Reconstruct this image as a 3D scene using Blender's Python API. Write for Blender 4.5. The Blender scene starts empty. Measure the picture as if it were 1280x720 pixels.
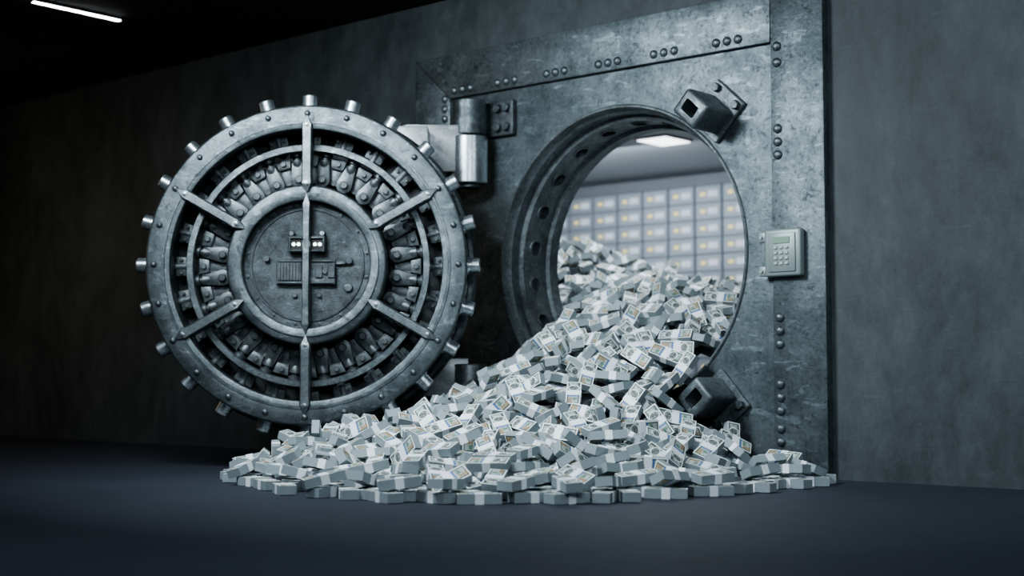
import bpy, bmesh, math, random
import numpy as np
from mathutils import Vector, Matrix, Euler
from mathutils.bvhtree import BVHTree
random.seed(21); np.random.seed(21)
PI=math.pi; R=math.radians
COL=bpy.context.scene.collection
SC=bpy.context.scene

# ------------------------------------------------------------------ materials
def nmat(name):
    m=bpy.data.materials.new(name); m.use_nodes=True
    nt=m.node_tree; b=nt.nodes['Principled BSDF']
    return m,nt,b
def noise(nt,scale,detail=6,rough=.6,vec=None,dist=0):
    n=nt.nodes.new('ShaderNodeTexNoise'); n.inputs['Scale'].default_value=scale
    n.inputs['Detail'].default_value=detail; n.inputs['Roughness'].default_value=rough
    n.inputs['Distortion'].default_value=dist
    if vec is not None: nt.links.new(vec,n.inputs['Vector'])
    return n
def ramp(nt,fac,stops):
    r=nt.nodes.new('ShaderNodeValToRGB'); nt.links.new(fac,r.inputs['Fac'])
    e=r.color_ramp.elements
    e[0].position,e[0].color=stops[0][0],(*stops[0][1],1)
    e[1].position,e[1].color=stops[-1][0],(*stops[-1][1],1)
    for p,c in stops[1:-1]:
        k=e.new(p); k.color=(*c,1)
    return r
def mixc(nt,a,b,fac,mode='MULTIPLY'):
    mx=nt.nodes.new('ShaderNodeMix'); mx.data_type='RGBA'; mx.blend_type=mode
    if isinstance(fac,(int,float)): mx.inputs[0].default_value=fac
    else: nt.links.new(fac,mx.inputs[0])
    nt.links.new(a,mx.inputs[6])
    if isinstance(b,tuple): mx.inputs[7].default_value=(*b,1)
    else: nt.links.new(b,mx.inputs[7])
    return mx.outputs[2]
def worldpos(nt):
    g=nt.nodes.new('ShaderNodeNewGeometry'); return g.outputs['Position']
def metal(name,lo,hi,rough=(.35,.6),scale=3.0,met=.75,bump=.12,pit=1.0):
    m,nt,b=nmat(name)
    tc=nt.nodes.new('ShaderNodeTexCoord'); v=tc.outputs['Object']
    n1=noise(nt,scale,15,.78,v,.1)          # broad mottling, finely broken up
    n2=noise(nt,scale*18,6,.75,v)           # speckle
    n3=noise(nt,scale*4.5,15,.9,v,.2)       # wear patches
    mp=nt.nodes.new('ShaderNodeMapping'); mp.inputs['Rotation'].default_value=(.3,.6,.2); mp.inputs['Scale'].default_value=(3,60,9)
    nt.links.new(v,mp.inputs['Vector']); n4=noise(nt,scale*.8,5,.6,mp.outputs[0],.6)
    mid=tuple((a+c)/2 for a,c in zip(lo,hi))
    c=ramp(nt,n1.outputs['Fac'],[(.38,lo),(.5,mid),(.62,hi)]).outputs[0]
    c=mixc(nt,c,ramp(nt,n3.outputs['Fac'],[(.41,(.25,.25,.25)),(.47,(1,1,1)),(.56,(1,1,1)),(.62,(1.5,1.5,1.5))]).outputs[0],.8*pit)
    c=mixc(nt,c,ramp(nt,n2.outputs['Fac'],[(.36,(.4,.4,.4)),(.46,(1,1,1)),(.56,(1,1,1)),(.66,(1.5,1.5,1.5))]).outputs[0],.7*pit)
    c=mixc(nt,c,ramp(nt,n4.outputs['Fac'],[(.58,(1,1,1)),(.66,(2.2,2.2,2.2))]).outputs[0],.7*pit)
    nt.links.new(c,b.inputs['Base Color'])
    mr=nt.nodes.new('ShaderNodeMapRange'); nt.links.new(n3.outputs['Fac'],mr.inputs[0])
    mr.inputs[1].default_value=.38; mr.inputs[2].default_value=.62
    mr.inputs[3].default_value=rough[1]; mr.inputs[4].default_value=rough[0]
    nt.links.new(mr.outputs[0],b.inputs['Roughness'])
    b.inputs['Metallic'].default_value=met
    bp=nt.nodes.new('ShaderNodeBump'); bp.inputs['Strength'].default_value=bump; bp.inputs['Distance'].default_value=.02
    ad=nt.nodes.new('ShaderNodeMath'); ad.operation='ADD'
    nt.links.new(n3.outputs['Fac'],ad.inputs[0]); nt.links.new(n2.outputs['Fac'],ad.inputs[1])
    nt.links.new(ad.outputs[0],bp.inputs['Height']); nt.links.new(bp.outputs[0],b.inputs['Normal'])
    return m
def flat(name,col,rough=.5,met=0,emit=0,ecol=None):
    m,nt,b=nmat(name)
    n=noise(nt,30,3,.5)
    r=ramp(nt,n.outputs['Fac'],[(.3,tuple(c*.9 for c in col)),(.7,col)])
    nt.links.new(r.outputs[0],b.inputs['Base Color'])
    b.inputs['Roughness'].default_value=rough; b.inputs['Metallic'].default_value=met
    if emit:
        b.inputs['Emission Color'].default_value=(*(ecol or col),1); b.inputs['Emission Strength'].default_value=emit
    return m
def wallmat(name,lo,hi,rough=.6,scale=.9,bump=.15,spec=.5,scr=0,band=(.55,.98),vert=1.0):
    m,nt,b=nmat(name); v=worldpos(nt)
    mv=nt.nodes.new('ShaderNodeMapping'); mv.inputs['Scale'].default_value=(1,1,vert); nt.links.new(v,mv.inputs['Vector'])
    n1=noise(nt,scale,10,.74,mv.outputs[0],.3); n2=noise(nt,scale*9,9,.8,mv.outputs[0],.2)
    mx=nt.nodes.new('ShaderNodeMath'); mx.operation='MULTIPLY_ADD'
    nt.links.new(n2.outputs['Fac'],mx.inputs[0]); mx.inputs[1].default_value=.6
    nt.links.new(n1.outputs['Fac'],mx.inputs[2])
    c=ramp(nt,mx.outputs[0],[(band[0],lo),((band[0]+band[1])/2,tuple((a+c)/2 for a,c in zip(lo,hi))),(band[1],hi)]).outputs[0]
    if scr:
        for rot,sc in (((0,.9,0),(3,3,40)),((0,-1.1,0),(4,4,60))):
            mp=nt.nodes.new('ShaderNodeMapping'); mp.inputs['Rotation'].default_value=rot; mp.inputs['Scale'].default_value=sc
            nt.links.new(v,mp.inputs['Vector']); n4=noise(nt,1.6,4,.55,mp.outputs[0],1.0)
            c=mixc(nt,c,ramp(nt,n4.outputs['Fac'],[(.64,(1,1,1)),(.70,(1.9,1.9,1.9))]).outputs[0],scr)
    nt.links.new(c,b.inputs['Base Color'])
    mr=nt.nodes.new('ShaderNodeMapRange'); nt.links.new(n2.outputs['Fac'],mr.inputs[0])
    mr.inputs[3].default_value=rough-.15; mr.inputs[4].default_value=rough+.15
    nt.links.new(mr.outputs[0],b.inputs['Roughness'])
    b.inputs['Specular IOR Level'].default_value=spec
    bp=nt.nodes.new('ShaderNodeBump'); bp.inputs['Strength'].default_value=bump; bp.inputs['Distance'].default_value=.02
    nt.links.new(n2.outputs['Fac'],bp.inputs['Height']); nt.links.new(bp.outputs[0],b.inputs['Normal'])
    return m
M={}
M['frame']=metal('frame_steel',(.058,.074,.083),(.150,.180,.194),(.30,.58),3.0,.7,.16,.9)
M['strip']=metal('strip_steel',(.070,.088,.097),(.17,.202,.216),(.28,.54),3.2,.7,.16,.9)
M['sleeve']=metal('sleeve_steel',(.05,.061,.067),(.135,.158,.168),(.38,.62),4,.5,.18)
M['ring']=metal('ring_steel',(.05,.062,.068),(.150,.176,.188),(.26,.50),4.5,.78,.20,1.0)
M['spoke']=metal('spoke_steel',(.065,.079,.086),(.185,.212,.224),(.26,.50),6,.78,.16,1.0)
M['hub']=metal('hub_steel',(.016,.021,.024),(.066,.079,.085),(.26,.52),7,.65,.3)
M['drum']=metal('drum_steel',(.038,.046,.051),(.10,.118,.126),(.32,.56),5,.6,.12)
M['plate']=metal('bracket_steel',(.05,.060,.065),(.14,.162,.17),(.32,.56),8,.55,.12)
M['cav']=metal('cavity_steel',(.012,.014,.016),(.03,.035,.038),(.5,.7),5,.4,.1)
M['link']=metal('link_steel',(.035,.043,.046),(.12,.138,.146),(.28,.5),9,.65,.08)
M['bolt']=metal('bolt_steel',(.22,.25,.27),(.42,.47,.50),(.20,.42),10,.85,.04,.6)
M['arm']=metal('arm_steel_lit',(.26,.28,.29),(.42,.45,.46),(.3,.5),6,.4,.05,.5)  # light falling on the hinge arms is put into this paler steel
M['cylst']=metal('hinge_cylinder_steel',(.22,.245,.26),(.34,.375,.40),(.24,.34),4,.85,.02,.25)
M['lug']=metal('lug_steel',(.065,.08,.087),(.17,.20,.213),(.30,.52),6,.55,.15)
M['black']=flat('matte_black',(.008,.008,.009),.7)
M['keypad']=flat('keypad_grey_paint',(.24,.285,.285),.45,.3)
M['screen']=flat('keypad_screen',(.16,.24,.20),.2,0,.2,(.4,.6,.5))
M['key']=flat('keypad_button',(.42,.47,.47),.5)
M['lamp']=flat('white_lamp',(1,1,1),.5,0,14,(.93,.97,1))
M['led']=flat('white_led',(.8,1,.9),.5,0,3.2,(.82,1,.92))
M['panel']=flat('panel_lamp',(1,1,1),.5,0,3.4,(.95,.98,1))
M['wall']=wallmat('dark_concrete_wall',(.016,.0215,.0245),(.078,.094,.100),.55,1.6,.18,.35,.22,(.54,1.0),.55)
M['floor']=wallmat('dark_blue_floor',(.023,.028,.039),(.034,.041,.055),.62,1.2,.04,.25)
M['ceil']=wallmat('dark_ceiling',(.014,.015,.017),(.024,.026,.028),.8,.8,.05)
M['vwall']=wallmat('vault_inner_wall',(.30,.33,.37),(.36,.39,.43),.5,1,.03)
M['vceil']=wallmat('vault_inner_ceiling',(.30,.33,.36),(.36,.39,.42),.6,1,.02)
M['cab']=flat('cabinet_steel',(.22,.26,.31),.45,.1)
M['cabdoor']=flat('deposit_door_steel',(.42,.47,.53),.45,.1)
M['cabwhite']=flat('white_label_plate_glow',(.75,.82,.90),.4,0,.2,(.85,.93,1))  # faint white glow painted on by emission; the plates are no lamps
M['brass']=flat('brass_plate_glint',(.85,.72,.30),.4,.1,.55,(1,.86,.36))  # yellow glint put in as emission, brass itself gives no light
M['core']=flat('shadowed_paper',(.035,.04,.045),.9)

def papermat():
    m,nt,b=nmat('note_edges')
    tc=nt.nodes.new('ShaderNodeTexCoord')
    w=nt.nodes.new('ShaderNodeTexWave'); w.wave_type='BANDS'; w.bands_direction='Y'
    w.inputs['Scale'].default_value=4; w.inputs['Distortion'].default_value=1.2; w.inputs['Detail'].default_value=3
    nt.links.new(tc.outputs['UV'],w.inputs['Vector'])
    r=ramp(nt,w.outputs['Fac'],[(0,(.14,.175,.19)),(1,(.32,.372,.395))])
    nt.links.new(r.outputs[0],b.inputs['Base Color']); b.inputs['Roughness'].default_value=.75
    return m
M['paper']=papermat()
M['band']=flat('white_paper_band',(.78,.83,.86),.5)
M['ink']=flat('gold_brown_ink',(.34,.18,.03),.6)
M['inkg']=flat('dark_green_ink',(.03,.05,.04),.6)
def printmat():
    m,nt,b=nmat('banknote_print')
    tc=nt.nodes.new('ShaderNodeTexCoord'); uv=tc.outputs['UV']
    sp=nt.nodes.new('ShaderNodeSeparateXYZ'); nt.links.new(uv,sp.inputs[0])
    def mth(op,a,c=None,d=None):
        n=nt.nodes.new('ShaderNodeMath'); n.operation=op
        for i,x in enumerate((a,c,d)):
            if x is None: continue
            if isinstance(x,(int,float)): n.inputs[i].default_value=x
            else: nt.links.new(x,n.inputs[i])
        return n.outputs[0]
    X,Y=sp.outputs[0],sp.outputs[1]
    def ell(cx,cy,rx,ry):
        dx=mth('DIVIDE',mth('SUBTRACT',X,cx),rx); dy=mth('DIVIDE',mth('SUBTRACT',Y,cy),ry)
        return mth('LESS_THAN',mth('ADD',mth('MULTIPLY',dx,dx),mth('MULTIPLY',dy,dy)),1)
    def rect(x0,x1,y0,y1):
        a=mth('LESS_THAN',mth('ABSOLUTE',mth('SUBTRACT',X,(x0+x1)/2)),(x1-x0)/2)
        c=mth('LESS_THAN',mth('ABSOLUTE',mth('SUBTRACT',Y,(y0+y1)/2)),(y1-y0)/2)
        return mth('MULTIPLY',a,c)
    n1=noise(nt,16,6,.7,uv); base=ramp(nt,n1.outputs['Fac'],[(.42,(.15,.195,.19)),(.58,(.56,.61,.60))])
    cur=base.outputs[0]
    def lay(mask,col,f=1.0):
        nonlocal cur
        cur=mixc(nt,cur,col,mth('MULTIPLY',mask,f),'MIX')
    inner=rect(.035,.965,.08,.92); lay(mth('SUBTRACT',1,inner),(.66,.71,.72))
    edge=mth('SUBTRACT',inner,rect(.065,.935,.18,.82)); lay(edge,(.05,.08,.07),.9)
    lay(ell(.28,.50,.13,.40),(.64,.68,.67))
    n2=noise(nt,22,4,.6,uv)
    face=mth('MULTIPLY',ell(.28,.50,.095,.33),mth('GREATER_THAN',n2.outputs['Fac'],.42)); lay(face,(.03,.045,.045),.92)
    lay(rect(.62,.67,.08,.92),(.03,.11,.34),.85)
    lay(ell(.77,.62,.06,.16),(.04,.15,.09),.75)
    nt.links.new(cur,b.inputs['Base Color']); b.inputs['Roughness'].default_value=.55
    return m
M['print']=printmat()

# ------------------------------------------------------------------ mesh helpers
def tf(bm,geom_verts,mat):
    bmesh.ops.transform(bm,matrix=mat,verts=geom_verts)
def box(bm,c,s,rot=None,bev=0,seg=2):
    r=bmesh.ops.create_cube(bm,size=1.0); vs=r['verts']
    m=Matrix.Translation(Vector(c))@(rot.to_4x4() if rot else Matrix.Identity(4))@Matrix.Diagonal((*s,1))
    tf(bm,vs,m)
    if bev:
        es=set(e for v in vs for e in v.link_edges)
        bmesh.ops.bevel(bm,geom=list(es),offset=bev,segments=seg,affect='EDGES',profile=.5)
def cyl(bm,p0,p1,r0,r1=None,seg=24,bev=0):
    p0,p1=Vector(p0),Vector(p1); d=p1-p0
    r1=r0 if r1 is None else r1
    prof=[(0,0),(r0-bev,0),(r0,bev),(r1,d.length-bev),(r1-bev,d.length),(0,d.length)] if bev else [(0,0),(r0,0),(r1,d.length),(0,d.length)]
    q=d.to_track_quat('Z','Y').to_matrix().to_4x4()
    lath(bm,prof,Matrix.Translation(p0)@q,seg)
def lath(bm,prof,mat=Matrix.Identity(4),seg=48,closed=False):
    """profile (r,h) around local Z"""
    rings=[]
    for r,h in prof:
        if r<1e-6: rings.append([bm.verts.new(mat@Vector((0,0,h)))])
        else: rings.append([bm.verts.new(mat@Vector((r*math.cos(2*PI*i/seg),r*math.sin(2*PI*i/seg),h))) for i in range(seg)])
    n=len(rings); rng=range(n if closed else n-1)
    fs=[]
    for k in rng:
        a,b=rings[k],rings[(k+1)%n]
        for i in range(seg):
            j=(i+1)%seg
            if len(a)==1 and len(b)==1: continue
            if len(a)==1: f=(a[0],b[i],b[j])
            elif len(b)==1: f=(a[i],b[0],a[j])
            else: f=(a[i],b[i],b[j],a[j])
            try: fs.append(bm.faces.new(f))
            except ValueError: pass
    return fs
YAX=Matrix.Rotation(R(-90),4,'X')   # local Z -> +Y
def prism(bm,pts,y0,y1,bev=0):
    a=[bm.verts.new((x,y0,z)) for x,z in pts]; b=[bm.verts.new((x,y1,z)) for x,z in pts]
    n=len(pts); bm.faces.new(a); bm.faces.new(b[::-1])
    for i in range(n): bm.faces.new((a[i],b[i],b[(i+1)%n],a[(i+1)%n]))
    if bev: bmesh.ops.bevel(bm,geom=list(set(e for v in a+b for e in v.link_edges)),offset=bev,segments=2,affect='EDGES',profile=.5)
def mesh_of(name,bm,mat,smooth=True,ang=35):
    bmesh.ops.recalc_face_normals(bm,faces=bm.faces)
    me=bpy.data.meshes.new(name); bm.to_mesh(me); bm.free()
    me.materials.append(mat)
    if smooth:
        for p in me.polygons: p.use_smooth=True
        me.set_sharp_from_angle(angle=R(ang))
    return me
def obj(name,bm,mat,parent=None,loc=(0,0,0),rot=(0,0,0),label=None):
    me=bm if isinstance(bm,bpy.types.Mesh) else mesh_of(name,bm,mat)
    o=bpy.data.objects.new(name,me); COL.objects.link(o)
    o.location=loc; o.rotation_euler=rot
    if parent: o.parent=parent
    if label: o['label']=label
    return o
def thing(name,label,cat,loc=(0,0,0),rot=(0,0,0),group=None):
    o=bpy.data.objects.new(name,None); COL.objects.link(o); o.empty_display_size=.1
    o.location=loc; o.rotation_euler=rot; o['label']=label; o['category']=cat
    if group:o['group']=group
    return o
def struct(name,bm,mat):
    o=obj(name,bm,mat); o['kind']='structure'; return o
def NB(): return bmesh.new()
def cut(o,cbm):
    """boolean cut, baked into the mesh"""
    bmesh.ops.recalc_face_normals(cbm,faces=cbm.faces)
    cm=bpy.data.meshes.new('tmp'); cbm.to_mesh(cm); cbm.free()
    c=bpy.data.objects.new('tmp',cm); COL.objects.link(c)
    c.parent=o.parent; c.location=o.location; c.rotation_euler=o.rotation_euler
    md=o.modifiers.new('b','BOOLEAN'); md.operation='DIFFERENCE'; md.object=c; md.solver='EXACT'
    bpy.context.view_layer.update()
    dg=bpy.context.evaluated_depsgraph_get()
    me=bpy.data.meshes.new_from_object(o.evaluated_get(dg))
    o.modifiers.clear(); o.data=me; me.name=o.name
    bpy.data.objects.remove(c); bpy.data.meshes.remove(cm)
    me.set_sharp_from_angle(angle=R(35))

# ------------------------------------------------------------------ room constants
FX0,FX1,FZ=-1.384,1.178,2.23      # frame extents
CZ=1.045; RO=.752                 # opening
WY=.02; VY=.36; CEIL=2.56

# ------------------------------------------------------------------ setting
bm=NB(); box(bm,(-1.75,-4.3,-.05),(14.5,9.4,.1)); struct('floor',bm,M['floor'])
bm=NB()
xs=[-9,-6.9,-4.9,-2.9,-.9,1.1,3.1,5.5]
for a,b in zip(xs[:-1],xs[1:]):
    ys=[-9,-6,-3,WY+.001]
    for c,d in zip(ys[:-1],ys[1:]):
        box(bm,((a+b)/2,(c+d)/2,CEIL+.05),(b-a-.03,d-c-.03,.1),None,.01,1)
box(bm,(-1.75,-4.3,CEIL+.11),(14.5,9.4,.04))
struct('ceiling',bm,M['ceil'])
bm=NB()
def wb(x0,x1,z0,z1): box(bm,((x0+x1)/2,(WY+VY)/2,(z0+z1)/2),(x1-x0,VY-WY,z1-z0))
wb(-9,FX0,0,CEIL); wb(FX1,5.5,0,CEIL); wb(FX0,FX1,FZ,CEIL)
struct('wall_back',bm,M['wall'])
bm=NB(); box(bm,(-9.05,-4.3,1.28),(.1,9.4,2.56)); struct('wall_left',bm,M['wall'])
bm=NB(); box(bm,(5.55,-4.3,1.28),(.1,9.4,2.56)); struct('wall_right',bm,M['wall'])
bm=NB(); box(bm,(-1.75,-9.05,1.28),(14.5,.1,2.56)); struct('wall_front',bm,M['wall'])
VX0,VX1,VY1,VZ=-5.4,2.6,4.75,2.22
bm=NB(); box(bm,((VX0+VX1)/2,(VY+VY1)/2,-.05),(VX1-VX0,VY1-VY,.1)); struct('floor_vault',bm,M['floor'])
bm=NB(); box(bm,((VX0+VX1)/2,(VY+VY1)/2,VZ+.05),(VX1-VX0,VY1-VY,.1)); struct('ceiling_vault',bm,M['vceil'])
bm=NB(); box(bm,((VX0+VX1)/2,VY1+.05,VZ/2),(VX1-VX0,.1,VZ)); struct('wall_vault_rear',bm,M['vwall'])
bm=NB(); box(bm,(VX0-.05,(VY+VY1)/2,VZ/2),(.1,VY1-VY,VZ)); struct('wall_vault_left',bm,M['vwall'])
bm=NB(); box(bm,(VX1+.05,(VY+VY1)/2,VZ/2),(.1,VY1-VY,VZ)); struct('wall_vault_right',bm,M['vwall'])

# ------------------------------------------------------------------ deposit box cabinets
CW=.275; rows=14; rh=.147
proto=None; ncab=13
for c in range(ncab):
    x=-5.0+CW*(c+.5)
    if proto is None:
        t=thing('deposit_box_cabinet','','cabinet',(x,4.5,0))
        bm=NB(); box(bm,(0,.12,1.045),(CW-.006,.24,2.09),None,.004,1); obj('body',bm,M['cab'],t)
        bm=NB(); box(bm,(0,-.006,0),(CW-.020,.010,rh-.012),None,.003,1); dm=mesh_of('door',bm,M['cabdoor'])
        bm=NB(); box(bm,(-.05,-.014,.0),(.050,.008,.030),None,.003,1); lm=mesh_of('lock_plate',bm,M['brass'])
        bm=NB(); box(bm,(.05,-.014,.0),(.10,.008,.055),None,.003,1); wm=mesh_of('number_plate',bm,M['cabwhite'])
        for r in range(rows):
            d=obj('door',dm,None,t,(0,0,.02+rh*(r+.5)))
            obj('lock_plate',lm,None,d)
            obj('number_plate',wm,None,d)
        proto=t
    else:
        t=proto.copy(); COL.objects.link(t); t.location=(x,4.5,0)
        for ch in list(proto.children):
            q=ch.copy(); COL.objects.link(q); q.parent=t
            for g in list(ch.children):
                h=g.copy(); COL.objects.link(h); h.parent=q
    t['label']='tall pale steel cabinet of small deposit box doors with brass plates inside the vault'
    t['group']='deposit box cabinets along the rear vault wall'

# ------------------------------------------------------------------ lamps
def lampbox(name,label,c,s,mat,m=.03,hm='drum'):
    t=thing(name,label,'ceiling light',(c[0],c[1],c[2]))
    bm=NB(); box(bm,(0,0,-.008),(s[0]+m,s[1]+m,.015),None,.003,1); obj('housing',bm,M[hm],t)
    bm=NB(); box(bm,(0,0,-.018),(s[0],s[1],.006),None,.002,1); obj('diffuser',bm,mat,t)
lampbox('ceiling_strip_light','thin glowing white strip light on the dark ceiling at upper left',(-2.91,-1.24,CEIL),(.028,.56),M['lamp'],.01)
lampbox('vault_ceiling_light','bright square ceiling panel light inside the vault, seen through the round opening',(-1.80,3.0,VZ),(.26,.32),M['panel'],.03,'cab')

# ------------------------------------------------------------------ vault frame
fr=thing('vault_door_frame','massive riveted grey steel frame with a round opening filled with money','vault frame',(0,0,0))
bm=NB(); N=96
fy0,fy1=0.0,VY
outer=[]
for i in range(N):
    a=2*PI*i/N; dx,dz=math.cos(a),math.sin(a)
    t=min([(FX1 if dx>0 else FX0)/dx if abs(dx)>1e-9 else 1e9, ((FZ-CZ) if dz>0 else (0-CZ))/dz if abs(dz)>1e-9 else 1e9])
    outer.append((dx*t,CZ+dz*t))
for cx,cz in ((FX0,0),(FX1,0),(FX0,FZ),(FX1,FZ)):
    k=min(range(N),key=lambda i:(outer[i][0]-cx)**2+(outer[i][1]-cz)**2); outer[k]=(cx,cz)
inner=[(RO*math.cos(2*PI*i/N),CZ+RO*math.sin(2*PI*i/N)) for i in range(N)]
def lp(p,y): return [bm.verts.new((x,y,z)) for x,z in p]
Lo,Li,Lo2,Li2=lp(outer,fy0),lp(inner,fy0),lp(outer,fy1),lp(inner,fy1)
for i in range(N):
    j=(i+1)%N
    for A,B in ((Lo,Li),(Li,Li2),(Li2,Lo2),(Lo2,Lo)):
        bm.faces.new((A[i],A[j],B[j],B[i]))
obj('frame_plate',bm,M['frame'],fr)
bm=NB()
prof=[(RO-.001,-.010),(RO+.008,-.010),(RO+.014,-.004),(RO+.014,.0),(RO-.001,.0),(RO-.001,VY+.02),(.684,VY+.02),(.684,.31),(.704,.30),(.704,.115),(.730,.105),(.730,.045),(.744,.03)]
T=Matrix.Translation((0,0,CZ))@YAX
lath(bm,prof,T,144,closed=True)
sl=obj('tunnel_sleeve',bm,M['sleeve'],fr)
NH=22
cb=NB()
for k in range(NH):
    a=2*PI*(k+.5)/NH; d=Vector((math.cos(a),0,math.sin(a))); o=Vector((0,.207,CZ))
    cyl(cb,o+d*.66,o+d*.742,.038,seg=20)
cut(sl,cb)
for p in sl.data.polygons: p.use_smooth=True
for k in range(NH):
    a=2*PI*(k+.5)/NH; d=Vector((math.cos(a),0,math.sin(a))); o=Vector((0,.207,CZ))
    q=d.to_track_quat('Z','Y').to_matrix().to_4x4()
    b2=NB(); lath(b2,[(.038,.0),(.049,.0),(.047,-.006),(.038,-.006)],Matrix.Translation(o+d*.704)@q,20,closed=True)
    obj('socket_rim',b2,M['sleeve'],fr)
SW=.268; ST=.030; ZI=1.985; g=.0015
def strip(pts):
    bm=NB(); prism(bm,pts,-ST,0,.005); obj('border_strip',bm,M['strip'],fr)
strip([(FX0+g,FZ),(FX1-SW-g,FZ),(FX1-SW-g,ZI),(FX0+SW+g,ZI)])
strip([(FX0,FZ-g),(FX0+SW,ZI-g),(FX0+SW,0),(FX0,0)])
strip([(FX1,FZ),(FX1-SW,FZ),(FX1-SW,0),(FX1,0)])
b2=NB(); lath(b2,[(.022,0),(.0215,.006),(.016,.014),(.007,.0175),(0,.018)],Matrix.Rotation(R(90),4,'X'),16); rm=mesh_of('rivet',b2,M['strip'],ang=60)
def rivets(pts):
    for x,z in pts: obj('rivet',rm,None,fr,(x,-ST,z))
cl=[]
for cx in (-1.02,-.70,-.36,-.02,.32,.68): 
    for d in (-.06,0,.06): cl.append((cx+d,2.025))
for z in (1.96,1.885,1.58,1.52,1.46,.72,.66,.60,.42,.36,.30,.22,.16,.10):
    cl.append((FX1-SW+.035,z))
for cz in (1.93,1.30,.95,.6,.2):
    for d in (-.055,0,.055): cl.append((FX0+SW-.035,cz+d))
rivets(cl)
def lug(beta,r,label):
    d=Vector((math.sin(beta),0,math.cos(beta)))
    b=NB(); box(b,(0,-.125,0),(.155,.21,.135),None,.018,3)
    L=obj('locking_lug',b,M['lug'],fr,Vector((0,0,CZ))+d*r,(0,beta,0),label)
    cb=NB(); box(cb,(0,-.18,0),(.085,.14,.06),None,.01,2); cut(L,cb)
    b=NB(); box(b,(0,-.012,.02),(.20,.024,.235),None,.006,1); obj('lug_plate',b,M['lug'],L)
    for s in (-1,1):
        b=NB(); cyl(b,(s*.07,-.024,.105),(s*.07,-.05,.105),.022,seg=6,bev=.003); obj('bolt_head',b,M['ring'],L)
lug(R(43),.88,'upper lug with a square slot'); lug(R(138.5),.92,'lower lug half buried beside the money')

# hinge brackets on the frame
PX,PY=-.872,-.135
def hinge(z0,z1,lab):
    zc=(z0+z1)/2; h=z1-z0
    b=NB(); box(b,(-.765,-.018,zc),(.23,.036,h),None,.008,2); box(b,(-.86,-.07,zc),(.07,.11,h*.8),None,.006,1)
    H=obj('hinge_bracket',b,M['drum'],fr,label=lab)
    b=NB(); cyl(b,(PX,PY,z0),(PX,PY,z1),.090,seg=44,bev=.006); obj('hinge_knuckle',b,M['ring'],H)
    for x in (-.75,-.69):
        for s in (-1,1):
            b=NB(); cyl(b,(x,-.036,zc+s*h*.27),(x,-.062,zc+s*h*.27),.023,seg=16,bev=.004); obj('bolt_head',b,M['ring'],H)
hinge(1.735,1.925,'upper hinge bracket'); hinge(.165,.345,'lower hinge bracket')

# ------------------------------------------------------------------ keypad
kp=thing('keypad','pale grey keypad lock box with a small screen on the right frame strip','keypad',(.985,-ST,1.01))
b=NB(); box(b,(0,-.022,0),(.185,.044,.215),None,.012,3); obj('housing',b,M['keypad'],kp)
b=NB(); box(b,(.002,-.047,-.0),(.135,.008,.175),None,.004,2); obj('face_plate',b,M['keypad'],kp)
b=NB(); box(b,(0,-.053,.055),(.085,.006,.03),None,.002,1); obj('screen',b,M['screen'],kp)
b=NB(); box(b,(0,-.0055,0),(.017,.009,.014),None,.003,1); km=mesh_of('key',b,M['key'])
for i in range(4):
    for j in range(3): obj('key',km,None,kp,((j-1)*.028,-.048,.022-i*.024))
for z in (.075,-.08):
    b=NB(); box(b,(-.108,-.014,z),(.05,.024,.045),None,.006,2); cyl(b,(-.118,-.026,z),(-.118,-.032,z),.009,seg=12); obj('mounting_tab',b,M['keypad'],kp)

# ------------------------------------------------------------------ round door
DC=Vector((-1.045,-1.115,1.000)); DROT=R(41.06)
dr=thing('vault_door','huge round steel vault door swung open, spoked ring around a heavy hub','vault door',DC,(0,0,DROT))
def ringobj(name,prof,mat,parent=dr,seg=144,label=None):
    b=NB(); lath(b,prof,YAX,seg,closed=True); return obj(name,b,mat,parent,label=label)
ringobj('outer_ring',[(.664,.010),(.668,.002),(.673,0),(.772,0),(.778,.002),(.784,.010),(.784,.05),(.664,.05)],M['ring'])
ringobj('ring_lip',[(.690,.001),(.692,-.004),(.704,-.004),(.706,.001)],M['ring'])
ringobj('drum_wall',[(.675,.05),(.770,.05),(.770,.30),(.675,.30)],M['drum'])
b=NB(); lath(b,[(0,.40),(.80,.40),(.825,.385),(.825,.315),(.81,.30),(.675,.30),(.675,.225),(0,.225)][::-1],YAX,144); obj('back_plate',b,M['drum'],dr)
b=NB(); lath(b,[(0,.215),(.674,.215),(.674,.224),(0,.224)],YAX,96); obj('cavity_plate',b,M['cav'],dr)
ringobj('step_ring',[(.785,.225),(.79,.22),(.79,.30),(.770,.30),(.770,.225)],M['drum'])
ringobj('linkage_ring',[(.566,.070),(.569,.066),(.597,.066),(.600,.070),(.600,.11),(.566,.11)],M['ring'])
ringobj('guide_ring',[(.425,.165),(.50,.155),(.50,.214),(.425,.214)],M['drum'])
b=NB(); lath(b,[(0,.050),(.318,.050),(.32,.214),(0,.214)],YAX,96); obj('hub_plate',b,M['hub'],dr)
ringobj('hub_ring',[(.312,.050),(.312,.002),(.315,-.003),(.319,-.005),(.352,-.005),(.354,.006),(.380,.007),(.386,.010),(.392,.020),(.392,.214),(.312,.214)],M['ring'])
ringobj('hub_groove_ring',[(.268,.051),(.271,.044),(.279,.044),(.282,.051)],M['hub'])
# locking bolts (24)
b=NB(); cyl(b,(0,.088,.76),(0,.088,.790),.046,seg=24,bev=.004); cyl(b,(0,.088,.78),(0,.088,.846),.037,seg=28,bev=.006)
bmsh=mesh_of('locking_bolt',b,M['bolt'])
b=NB(); lath(b,[(.015,0),(.0145,.006),(.009,.012),(0,.014)],Matrix.Translation((0,-.0,.742))@Matrix.Rotation(R(90),4,'X'),14); rmsh=mesh_of('ring_rivet',b,M['ring'],ang=60)
b=NB()
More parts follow.
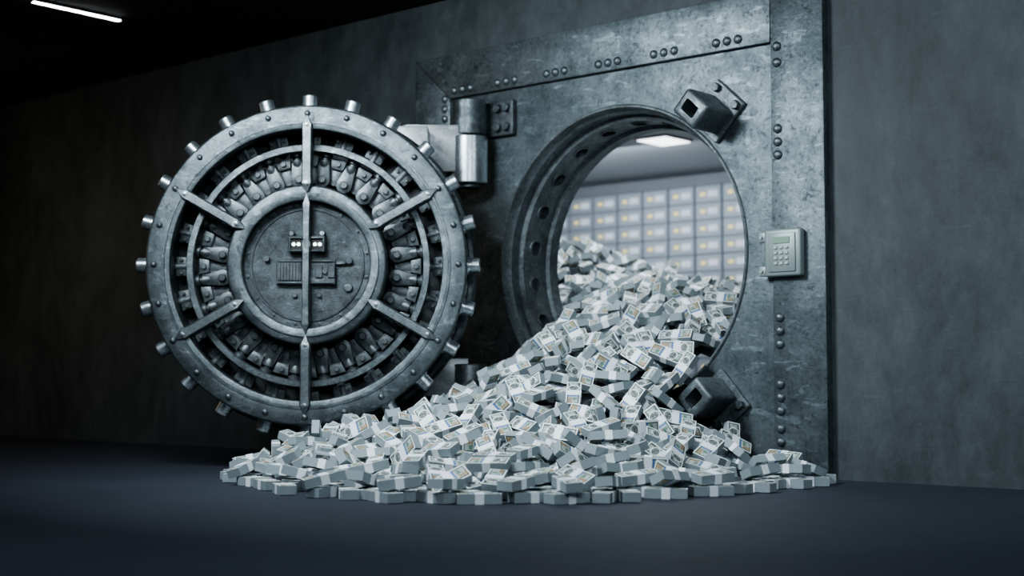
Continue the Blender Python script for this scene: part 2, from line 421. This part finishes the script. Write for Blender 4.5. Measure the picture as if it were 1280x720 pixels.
# clevis plate with round eye, pin, and bottle-shaped rod end
pts=[(.040*math.cos(a),.436+.040*math.sin(a)) for a in [PI+PI*i/12 for i in range(13)]]+[(.026,.520),(-.026,.520)]
prism(b,pts,.125,.150,.003); cyl(b,(0,.108,.436),(0,.125,.436),.019,seg=18,bev=.003)
prism(b,[(x*.9,z) for x,z in pts],.165,.19)
lath(b,[(0,0),(.018,0),(.020,.012),(.032,.034),(.032,.058),(.022,.062),(.021,.072),(.034,.076),(.034,.092),(.0,.092)],Matrix.Translation((0,.150,.476)),22)
lkm=mesh_of('linkage_rod',b,M['link'])
b=NB()
prism(b,[(-.030,.500),(.030,.500),(.040,.552),(-.040,.552)],.135,.16,.003)
prism(b,[(-.018,.420),(.018,.420),(.022,.50),(-.022,.50)],.155,.175,.002)
cyl(b,(.0,.122,.527),(.0,.137,.527),.014,seg=14,bev=.002)
gdm=mesh_of('guide_block',b,M['plate'])
b=NB()
prism(b,[(-.045,.610),(.045,.610),(.050,.668),(-.050,.668)],.150,.175,.003); cyl(b,(0,.165,.595),(0,.165,.676),.021,seg=16)
for s in (-1,1): cyl(b,(s*.032,.138,.64),(s*.032,.152,.64),.009,seg=10,bev=.002)
odm=mesh_of('bolt_rod',b,M['plate'])
for k in range(24):
    a=2*PI*k/24
    obj('locking_bolt',bmsh,None,dr,rot=(0,a,0)); obj('ring_rivet',rmsh,None,dr,rot=(0,a,0))
    obj('linkage_rod',lkm,None,dr,rot=(0,a+PI/24,0))
    obj('guide_block',gdm,None,dr,rot=(0,a,0)); obj('bolt_rod',odm,None,dr,rot=(0,a,0))
# flat bevelled spokes with pointed ends
def bar(name,r0,r1,w,parent,rot,fl=1.12):
    b=NB(); t=.050
    def sec(z,ww): return [b.verts.new((-ww,-.006,z)),b.verts.new((-ww*.72,-.018,z)),b.verts.new((0,-.0185,z)),b.verts.new((ww*.72,-.018,z)),b.verts.new((ww,-.006,z)),b.verts.new((ww,.050,z)),b.verts.new((-ww,.050,z))]
    S=[sec(r0+t,w*fl),sec(r0+t+.035,w),sec(r1-t-.035,w),sec(r1-t,w*fl)]
    for s0,s1 in zip(S[:-1],S[1:]):
        for i in range(7):
            j=(i+1)%7; b.faces.new((s0[i],s0[j],s1[j],s1[i]))
    for s,z in ((S[0],r0),(S[-1],r1)):
        p=b.verts.new((0,-.008,z)); q=b.verts.new((0,.050,z))
        for i in range(4): b.faces.new((s[i],s[i+1],p))
        b.faces.new((s[4],s[5],q,p)); b.faces.new((s[6],s[0],p,q)); b.faces.new((s[5],s[6],q))
    return obj(name,mesh_of(name,b,M['spoke'],ang=8),None,parent,rot=(0,rot,0))
b=NB(); lath(b,[(.010,0),(.0095,.005),(0,.008)],Matrix.Rotation(R(90),4,'X'),12); srm=mesh_of('spoke_rivet',b,M['bolt'],ang=60)
for k in range(6):
    s=bar('spoke',.345,.735,.025,dr,k*PI/3)
    for z in (.395,.685): obj('spoke_rivet',srm,None,s,(0,-.0175,z))
bar('centre_bar',-.345,.345,.019,dr,0)
# hub lock mechanism
b=NB(); box(b,(0,.028,.100),(.180,.04,.080),None,.006,1); lb=obj('lock_box',b,M['drum'],dr)
cb=NB(); box(cb,(0,.008,.100),(.162,.03,.058)); cut(lb,cb)
b=NB(); box(b,(0,.024,.100),(.158,.006,.054)); obj('lock_window',b,M['black'],lb)
for x in (-.064,-.040,.040,.064):
    b=NB(); cyl(b,(x,.022,.099),(x,.014,.099),.0085,seg=14); obj('lock_light',b,M['led'],lb)
for x in (-.075,.075):
    b=NB(); cyl(b,(x,.010,.153),(x,.050,.153),.014,seg=14,bev=.003); obj('lock_lug',b,M['ring'],lb)
b=NB(); box(b,(-.005,.038,-.035),(.290,.024,.125),None,.004,1)
for z in (.018,-.088): box(b,(-.005,.022,z),(.27,.010,.010),None,.002,1)
for x in (.06,.12): box(b,(x,.022,-.035),(.035,.010,.06),None,.003,1)
cyl(b,(.09,.026,-.035),(.09,.012,-.035),.013,seg=14,bev=.002)
obj('lock_case',b,M['drum'],dr)
b=NB(); box(b,(-.085,.022,-.035),(.115,.010,.09),None,.003,1)
for i in range(7): box(b,(-.130+i*.015,.014,-.035),(.006,.008,.08),None,.001,1)
obj('lock_grille',b,M['link'],dr)
b=NB(); box(b,(.165,.040,.01),(.05,.02,.02),None,.004,1); cyl(b,(.205,.050,.02),(.205,.028,.02),.018,seg=18,bev=.003); cyl(b,(-.2,.050,.03),(-.2,.028,.03),.016,seg=18,bev=.003); cyl(b,(.20,.050,-.11),(.20,.034,-.11),.022,seg=18,bev=.003); cyl(b,(-.06,.050,-.15),(-.06,.034,-.15),.012,seg=18,bev=.003); cyl(b,(.06,.050,-.15),(.06,.034,-.15),.012,seg=18,bev=.003)
obj('lock_lever',b,M['drum'],dr)
b=NB(); lath(b,[(.009,0),(.008,.005),(0,.007)],Matrix.Translation((0,.050,.296))@Matrix.Rotation(R(90),4,'X'),12); hm=mesh_of('hub_rivet',b,M['ring'],ang=60)
for k in range(16): obj('hub_rivet',hm,None,dr,rot=(0,2*PI*(k+.5)/16,0))
# hinge arms (door local frame)
rel=Matrix.Rotation(-DROT,3,'Z')@(Vector((PX,PY,0))-Vector((DC.x,DC.y,0)))
def arm(z0,z1,kz0,kz1,lab):
    zc=(z0+z1)/2; h=z1-z0; x1=rel.x; y1=rel.y
    b=NB()
    pts=[]; rr=min(.09,h*.42); xa=.36
    for cx,cz,a0 in ((xa+rr,z1-rr,180),(xa+rr,z0+rr,270)):
        for k in range(7):
            a=R(a0-90*k/6)
            pts.append((cx+rr*math.cos(a),cz+rr*math.sin(a)))
    poly=[(x1,z1)]+pts[:7][::-1]+pts[7:][::-1]+[(x1,z0)]
    prism(b,poly,y1-.07,y1+.03,.006)
    box(b,(.47,(.40+y1)/2-.03,zc),(.20,y1-.40+.0,h*.7),None,.012,2)
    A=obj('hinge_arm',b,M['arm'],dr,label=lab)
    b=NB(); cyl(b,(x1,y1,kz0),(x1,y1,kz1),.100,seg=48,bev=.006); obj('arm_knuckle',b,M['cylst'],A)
    b=NB(); cyl(b,(x1,y1,kz0-.02),(x1,y1,kz0+.01),.06,seg=30,bev=.004); obj('knuckle_cap',b,M['drum'],A)
zc=DC.z
arm(1.535-zc,1.785-zc,1.475-zc,1.73-zc,'upper hinge arm coloured as if brightly lit'); arm(.35-zc,.55-zc,.37-zc,.52-zc,'lower hinge arm behind the money')

# ------------------------------------------------------------------ money heap
CP=[(-.60,-1.88,0),(-.25,-2.02,0),(.10,-2.12,0),(.67,-2.05,0),(1.05,-1.72,0),(1.22,-1.30,0),(1.28,-.85,0),(1.28,-.30,0),(-.85,-1.72,0),(-1.02,-1.50,0),(-1.12,-1.25,0.0),(-1.15,-.7,.0),(-1.15,-.2,0),
 (-.85,-2.2,-.2),(.1,-2.5,-.2),(1.0,-2.4,-.2),(1.6,-1.6,-.2),(1.7,-.8,-.2),(1.6,-.1,-.2),(-1.4,-1.8,-.2),(-1.55,-1.2,-.2),(-1.7,-.5,-.2),
 (0,0,.69),(-.45,0,.67),(.45,0,.58),(.64,-.02,.42),(.8,-.06,.16),(1.0,-.06,.08),(1.18,-.06,.015),
 (0,-.5,.46),(-.6,-.4,.39),(.5,-.5,.33),(.9,-.5,.14),(0,-1,.28),(-.56,-.9,.25),(.6,-1,.18),(0,-1.5,.14),(-.69,-1.12,.20),(-.90,-1.35,.12),(-.5,-1.6,.10),(.6,-1.55,.10),(1.0,-1.0,.09),
 (-.9,-.1,.20),(-.95,-.5,.12),
 (0,.6,.86),(-.5,.6,.92),(.5,.6,.80),(0,1.3,.93),(-.6,1.3,.98),(-.92,1.3,1.09),(-1.42,1.3,1.29),(-1.25,1.3,1.25),(.8,1.3,.85),(-1.3,2.2,1.15),(0,2.2,.9),(1,2.2,.8),(-1.9,.6,1.15),(1.2,.6,.7),(-2.2,1.6,1.2)]
CPn=np.array(CP); P2=CPn[:,:2]
def phi(r): return -np.sqrt(r*r+.12**2)
A=phi(np.linalg.norm(P2[:,None]-P2[None],axis=2)); n=len(P2)
A2=np.zeros((n+1,n+1)); A2[:n,:n]=A+np.eye(n)*-.006; A2[:n,n]=1; A2[n,:n]=1
W=np.linalg.solve(A2,np.append(CPn[:,2],0))
def Hf(x,y):
    return float(phi(np.hypot(P2[:,0]-x,P2[:,1]-y))@W[:n]+W[n])
LB,WB,TB=.159,.066,.0375
cD,sD=math.cos(DROT),math.sin(DROT)
LC=Vector((0,0,CZ))+Vector((math.sin(R(138.5)),0,math.cos(R(138.5))))*.92
def allowed(x,y,z,m=.06):
    dx,dy=x-DC.x,y-DC.y
    lx=dx*cD+dy*sD; ly=-dx*sD+dy*cD; lz=z-DC.z
    rr=math.hypot(lx,lz)
    if rr<.86+m and -.04-m*.6<ly<.42+m: return False
    if ly>.0 and lx<.0 : return False
    if math.hypot(x-PX,y-PY)<.17+m and z<.66: return False
    if -.04-m<y<VY+.02+m*.8:
        rho=math.hypot(x,z-CZ)
        if rho>.684-m*.5: return False
    if abs(y+.12)<.14+m*.7 and math.hypot(x-LC.x,z-LC.z)<.12+m*.7: return False
    return True
def allowed_box(c,Rm):
    if not allowed(c[0],c[1],c[2],.03): return False
    for s in (-1,1):
        for t in (-1,1):
            p=c+Rm[:,0]*s*LB*.48+Rm[:,1]*t*WB*.48
            if not allowed(p[0],p[1],p[2],.012): return False
    return True
E=np.array([LB,WB,TB])/2
Cs=np.zeros((9000,3)); Rs=np.zeros((9000,3,3)); cnt=0; grid={}
GS=.19
def key(c): return (int(math.floor(c[0]/GS)),int(math.floor(c[1]/GS)),int(math.floor(c[2]/GS)))
def hits(c,Rm,shr):
    k=key(c); idx=[]
    for i in (-1,0,1):
        for j in (-1,0,1):
            for l in (-1,0,1):
                idx+=grid.get((k[0]+i,k[1]+j,k[2]+l),())
    if not idx: return False
    idx=np.array(idx); d=Cs[idx]-c
    near=np.einsum('ij,ij->i',d,d)<.0325
    if not near.any(): return False
    idx=idx[near]; d=d[near]
    e=E*shr; RB=Rs[idx]
    Rab=np.einsum('ji,njk->nik',Rm,RB); t=d@Rm
    Ab=np.abs(Rab)+1e-6
    sep=np.zeros(len(idx),bool)
    sep|=(np.abs(t)>e+Ab@e).any(axis=1)
    tB=np.einsum('ni,nij->nj',t,Rab)
    sep|=(np.abs(tB)>e+np.einsum('nij,i->nj',Ab,e)).any(axis=1)
    for i in range(3):
        i1,i2=(i+1)%3,(i+2)%3
        for j in range(3):
            j1,j2=(j+1)%3,(j+2)%3
            ra=e[i1]*Ab[:,i2,j]+e[i2]*Ab[:,i1,j]
            rb=e[j1]*Ab[:,i,j2]+e[j2]*Ab[:,i,j1]
            sep|=np.abs(t[:,i2]*Rab[:,i1,j]-t[:,i1]*Rab[:,i2,j])>ra+rb
    return bool((~sep).any())
def put(c,Rm):
    global cnt
    Cs[cnt]=c; Rs[cnt]=Rm; grid.setdefault(key(c),[]).append(cnt); cnt+=1
def sample(ntry,off,tilt,shr,region):
    x0,x1,y0,y1=region
    for _ in range(ntry):
        x=random.uniform(x0,x1); y=random.uniform(y0,y1)
        h=Hf(x,y)
        if h<.004: continue
        g=.04; nx=-(Hf(x+g,y)-Hf(x-g,y))/(2*g); ny=-(Hf(x,y+g)-Hf(x,y-g))/(2*g)
        o=off+random.uniform(-.016,.018)
        zz=h+o
        if zz<-.01: continue
        yaw=random.uniform(0,2*PI)
        if h<.05 or zz<.028:
            lay=max(0,int(round((zz-TB/2)/TB)))
            c=np.array([x,y,TB/2+.001+lay*(TB+.002)])
            Rm=np.array(Matrix.Rotation(yaw,3,'Z')@Matrix.Rotation(random.choice([0,PI]),3,'X'))
            if lay>0:
                Rm=np.array(Matrix(Rm.tolist())@Euler((random.gauss(0,.17),random.gauss(0,.15),0)).to_matrix()); c[2]+=.010
        else:
            nrm=Vector((nx*.9,ny*.9,1)).normalized()
            q=nrm.to_track_quat('Z','Y').to_matrix()
            tl=tilt*min(1,.55+h*2.0)
            J=Euler((random.gauss(0,tl),random.gauss(0,tl*.8),0)).to_matrix()
            Rr=Matrix.Rotation(yaw,3,'Z')@J
            if random.random()<.08: Rr=Rr@Matrix.Rotation(PI/2,3,'X')
            if random.random()<.5: Rr=Rr@Matrix.Rotation(PI,3,'X')
            Rm=np.array(q@Rr); c=np.array([x,y,zz])
            low=c[2]-(np.abs(Rm[2])@E)
            if low<.002: c[2]+=.002-low
        if not allowed_box(c,Rm): continue
        if hits(c,Rm,shr): continue
        put(c,Rm)
OUT=(-1.35,1.4,-2.2,.05); IN=(-2.1,.9,.0,1.75)
sample(8000,.012,.44,.96,OUT); sample(3900,.012,.44,.96,IN)
sample(7000,-.024,.40,.94,OUT); sample(2700,-.022,.40,.92,IN)
sample(7000,-.058,.36,.90,OUT); sample(2000,-.055,.36,.88,IN)
sample(2500,-.088,.3,.86,OUT)

def bundle_pieces():
    xs=[-.5,-.42,-.25,-.11,.11,.25,.42,.5]; th=[.94,.97,1.0,.93,.93,1.0,.97,.94]
    V=[];F=[];U=[]
    for x,t in zip(xs,th):
        for sy,sz in ((-1,-1),(1,-1),(1,1),(-1,1)):
            V.append((x*LB,sy*WB/2*.985,sz*TB/2*t*.97))
    for i in range(len(xs)-1):
        a=i*4;b=a+4
        for k in range(4):
            j=(k+1)%4; F.append((a+k,b+k,b+j,a+j))
            u0,u1=xs[i]+.5,xs[i+1]+.5
            if k in(1,3): U.append([(u0,0 if k==1 else 1),(u1,0 if k==1 else 1),(u1,1 if k==1 else 0),(u0,1 if k==1 else 0)])
            else: U.append([(u0,.5)]*4)
    F.append((0,1,2,3)[::-1]); U.append([(0,1),(1,1),(1,0),(0,0)])
    e=(len(xs)-1)*4; F.append((e,e+1,e+2,e+3)); U.append([(0,0),(1,0),(1,1),(0,1)])
    stack=(V,F,[0]*len(F),U)
    V=[];F=[];U=[];Mi=[]
    for s in (1,-1):
        b0=len(V)
        for x,t in zip(xs,th):
            for sy in (-1,1): V.append((x*LB,sy*WB/2*.985,s*(TB/2*t*.97+.0004)))
        for i in range(len(xs)-1):
            a=b0+i*2
            f=(a,a+2,a+3,a+1); u=[(xs[i]+.5,0),(xs[i+1]+.5,0),(xs[i+1]+.5,1),(xs[i]+.5,1)]
            if s<0: f=f[::-1];u=[(p,1-q) for p,q in u[::-1]]
            F.append(f);U.append(u);Mi.append(1)
    prn=[V,F,Mi,U]
    bw=.016; zt=TB/2*.945; yt=WB/2*1.0
    V=[];F=[];U=[]
    for x in (-bw,bw):
        for sy,sz in ((-1,-1),(1,-1),(1,1),(-1,1)): V.append((x,sy*(yt+.0012),sz*(zt+.0015)))
    for k in range(4):
        j=(k+1)%4; F.append((k,4+k,4+j,j)); U.append([(0,0)]*4)
    F.append((3,2,1,0)); U.append([(0,0)]*4); F.append((4,5,6,7)); U.append([(0,0)]*4)
    band=(V,F,[2]*len(F),U)
    return stack,prn,band
stack,prn,band=bundle_pieces()
def text_mesh(s,size):
    cu=bpy.data.curves.new('t','FONT'); cu.body=s; cu.size=size; cu.align_x='CENTER'; cu.align_y='CENTER'; cu.resolution_u=1; cu.offset=size*.02
    o=bpy.data.objects.new('t',cu); COL.objects.link(o)
    bpy.context.view_layer.update()
    dg=bpy.context.evaluated_depsgraph_get(); me=bpy.data.meshes.new_from_object(o.evaluated_get(dg))
    vs=[tuple(v.co) for v in me.vertices]; fs=[tuple(p.vertices) for p in me.polygons]
    bpy.data.objects.remove(o); bpy.data.meshes.remove(me); return vs,fs
for s in (1,-1):
    for (tx,ty,sz,mi) in ((.053,-.014,.029,3),(-.061,.018,.017,4)):
        vs,fs=text_mesh('100',sz); b0=len(prn[0])
        for x,y,z in vs: prn[0].append((tx+x,s*(ty+y),s*(TB/2*.97*1.0+.0011)))
        for f in fs:
            g=tuple(b0+i for i in f); prn[1].append(g if s>0 else g[::-1]); prn[2].append(mi); prn[3].append([(0,0)]*len(f))
MATS=[M['paper'],M['print'],M['band'],M['ink'],M['inkg'],M['core']]
def piece_mesh(name,pc):
    V,F,Mi,U=pc; me=bpy.data.meshes.new(name); me.from_pydata(V,[],F)
    used=sorted(set(Mi)); 
    for u in used: me.materials.append(MATS[u])
    uvl=me.uv_layers.new(name='UVMap')
    for p,mi,us in zip(me.polygons,Mi,U):
        p.material_index=used.index(mi)
        for li,uv in zip(p.loop_indices,us): uvl.data[li].uv=uv
    me.update(); return me
ms,mp,mb=piece_mesh('banknote_bundle',stack),piece_mesh('banknote_face',prn),piece_mesh('paper_band',band)

CAM=Vector((4.249,-5.665,.4526)); CROT=Euler((R(93.57),0,R(41.06)))
# which 300 bundles show largest: cast rays over the heap
bx=[(a*E[0],b*E[1],c*E[2]) for a in(-1,1) for b in(-1,1) for c in(-1,1)]
bf=[(0,1,3,2),(4,6,7,5),(0,4,5,1),(2,3,7,6),(0,2,6,4),(1,5,7,3)]
BV=[];BF=[]
for i in range(cnt):
    P=np.array(bx)@Rs[i].T+Cs[i]; BV+=P.tolist(); BF+=[tuple(i*8+k for k in f) for f in bf]
tree=BVHTree.FromPolygons(BV,BF); score=np.zeros(cnt); cm=CROT.to_matrix()
for px in range(250,1060,3):
    for py in range(285,640,3):
        d=cm@Vector((px-640,360-py,-1777.8)).normalized()
        hloc,nn,fi,ds=tree.ray_cast(CAM,d)
        if fi is not None:
            if hloc.y>0:
                t=(0-CAM.y)/d.y; xx=CAM.x+d.x*t; z2=CAM.z+d.z*t
                if math.hypot(xx,z2-CZ)>RO: continue
            score[fi//6]+=1
order=np.argsort(-score)[:300]; sel=set(int(i) for i in order if score[i]>0)
def place_words(c,Rm):
    x,y,z=c
    up=abs(Rm[2,2]); side=abs(Rm[2,1])
    pose='flat' if up>.97 else ('on its long edge' if side>.75 else 'tilted')
    if y>-.02: where='inside the round opening'
    elif x<-.35: where='at the left tip of the heap'
    elif x>.95 and y>-.9: where='at the right end of the heap'
    elif Hf(x,y)<.09: where='on the floor at the front edge'
    elif Hf(x,y)<.25: where='on the low front slope'
    else: where='on the upper slope below the opening'
    return 'banded bundle of 100 notes '+pose+' '+where
for i in sorted(sel):
    o=bpy.data.objects.new('banknote_bundle',ms); COL.objects.link(o)
    m=Matrix(Rs[i].tolist()).to_4x4(); m.translation=Vector(Cs[i]); o.matrix_world=m
    o['label']=place_words(Cs[i],Rs[i]); o['category']='money bundle'; o['group']='banded banknote bundles spilled from the vault'
    for nm,me in (('banknote_face',mp),('paper_band',mb)):
        q=bpy.data.objects.new(nm,me); COL.objects.link(q); q.parent=o
rest=[i for i in range(cnt) if i not in sel]
V=[];F=[];Mi=[];U=[]
allp=[stack,prn,band]
tv=np.array([v for p in allp for v in p[0]]); 
tfc=[];tm=[];tu=[];o0=0
for p in allp:
    for f,mi,u in zip(p[1],p[2],p[3]): tfc.append(tuple(o0+k for k in f)); tm.append(mi); tu.append(u)
    o0+=len(p[0])
nv=len(tv)
for q,i in enumerate(rest):
    V.append(tv@Rs[i].T+Cs[i]); b0=q*nv
    F+= [tuple(b0+k for k in f) for f in tfc]; Mi+=tm; U+=tu
Vl=np.concatenate(V).tolist()
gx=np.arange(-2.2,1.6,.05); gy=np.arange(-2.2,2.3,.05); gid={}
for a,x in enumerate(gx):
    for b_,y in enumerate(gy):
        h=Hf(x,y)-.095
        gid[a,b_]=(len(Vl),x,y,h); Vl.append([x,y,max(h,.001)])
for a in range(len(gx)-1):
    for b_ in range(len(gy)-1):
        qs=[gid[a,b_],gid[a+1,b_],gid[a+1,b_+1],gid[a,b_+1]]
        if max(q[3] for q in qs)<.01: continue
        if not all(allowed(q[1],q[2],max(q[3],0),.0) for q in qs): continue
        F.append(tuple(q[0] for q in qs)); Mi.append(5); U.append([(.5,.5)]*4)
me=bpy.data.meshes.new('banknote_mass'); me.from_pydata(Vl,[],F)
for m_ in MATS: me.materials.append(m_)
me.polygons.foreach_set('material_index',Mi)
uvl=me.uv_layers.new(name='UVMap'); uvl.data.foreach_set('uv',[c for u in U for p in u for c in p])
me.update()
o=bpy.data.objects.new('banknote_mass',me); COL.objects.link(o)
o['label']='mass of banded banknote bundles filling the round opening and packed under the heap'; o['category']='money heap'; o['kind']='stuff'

# ------------------------------------------------------------------ lights
def area(name,loc,target,sx,sy,w,col,spread=180):
    l=bpy.data.lights.new(name,'AREA'); l.shape='RECTANGLE'; l.size=sx; l.size_y=sy; l.energy=w; l.color=col; l.spread=R(spread)
    o=bpy.data.objects.new(name,l); COL.objects.link(o); o.location=loc
    o.rotation_euler=(Vector(target)-Vector(loc)).to_track_quat('-Z','Y').to_euler(); return o
area('key_light',(-.1,-2.7,2.5),(.15,-.4,.4),.9,.5,82,(.85,.95,1),120)
area('wall_wash',(3.4,-1.5,2.5),(2.3,.05,1.5),1.2,.3,27,(.80,.94,1),140)
area('door_light',(-.6,-3.3,2.45),(-1.1,-1.1,1.2),.8,.2,17,(.86,.95,1),100)
area('front_fill',(3.6,-4.2,2.3),(.2,-.3,.6),1.4,.8,38,(.82,.93,1),120)
area('room_ambience',(0,-5.2,2.5),(0,-5.2,0),7,4,62,(.80,.89,1))
area('warm_wash',(-5.0,-2.0,1.6),(-4.6,0,.6),2.4,.6,8,(1,.76,.52))
area('vault_fill_entry',(-.7,1.0,2.15),(-.8,1.0,.8),.8,.6,17,(.9,.96,1),150)  # added fill, no fixture here: brightens the dark heap behind the opening
area('vault_light_near',(-1.4,1.9,2.15),(-1.4,1.9,0),2.0,1.2,22,(.9,.96,1))
area('vault_light_far',(-3.0,3.0,2.10),(-3.1,4.5,1.2),2.6,.6,36,(.86,.94,1))
area('vault_ceiling_glow',(-2.4,3.2,.6),(-2.3,3.2,2.2),2.2,1.4,7,(.88,.94,1))
w=bpy.data.worlds.new('world'); SC.world=w; w.use_nodes=True
w.node_tree.nodes['Background'].inputs[0].default_value=(.5,.6,.7,1); w.node_tree.nodes['Background'].inputs[1].default_value=.02
try: SC.view_settings.look='AgX - Medium High Contrast'
except Exception: pass

# ------------------------------------------------------------------ camera
cd=bpy.data.cameras.new('camera'); co=bpy.data.objects.new('camera',cd); COL.objects.link(co)
cd.sensor_width=36; cd.lens=50; co.location=CAM; co.rotation_euler=CROT
cd.dof.use_dof=True; cd.dof.focus_distance=6.1; cd.dof.aperture_fstop=1.4
SC.camera=co
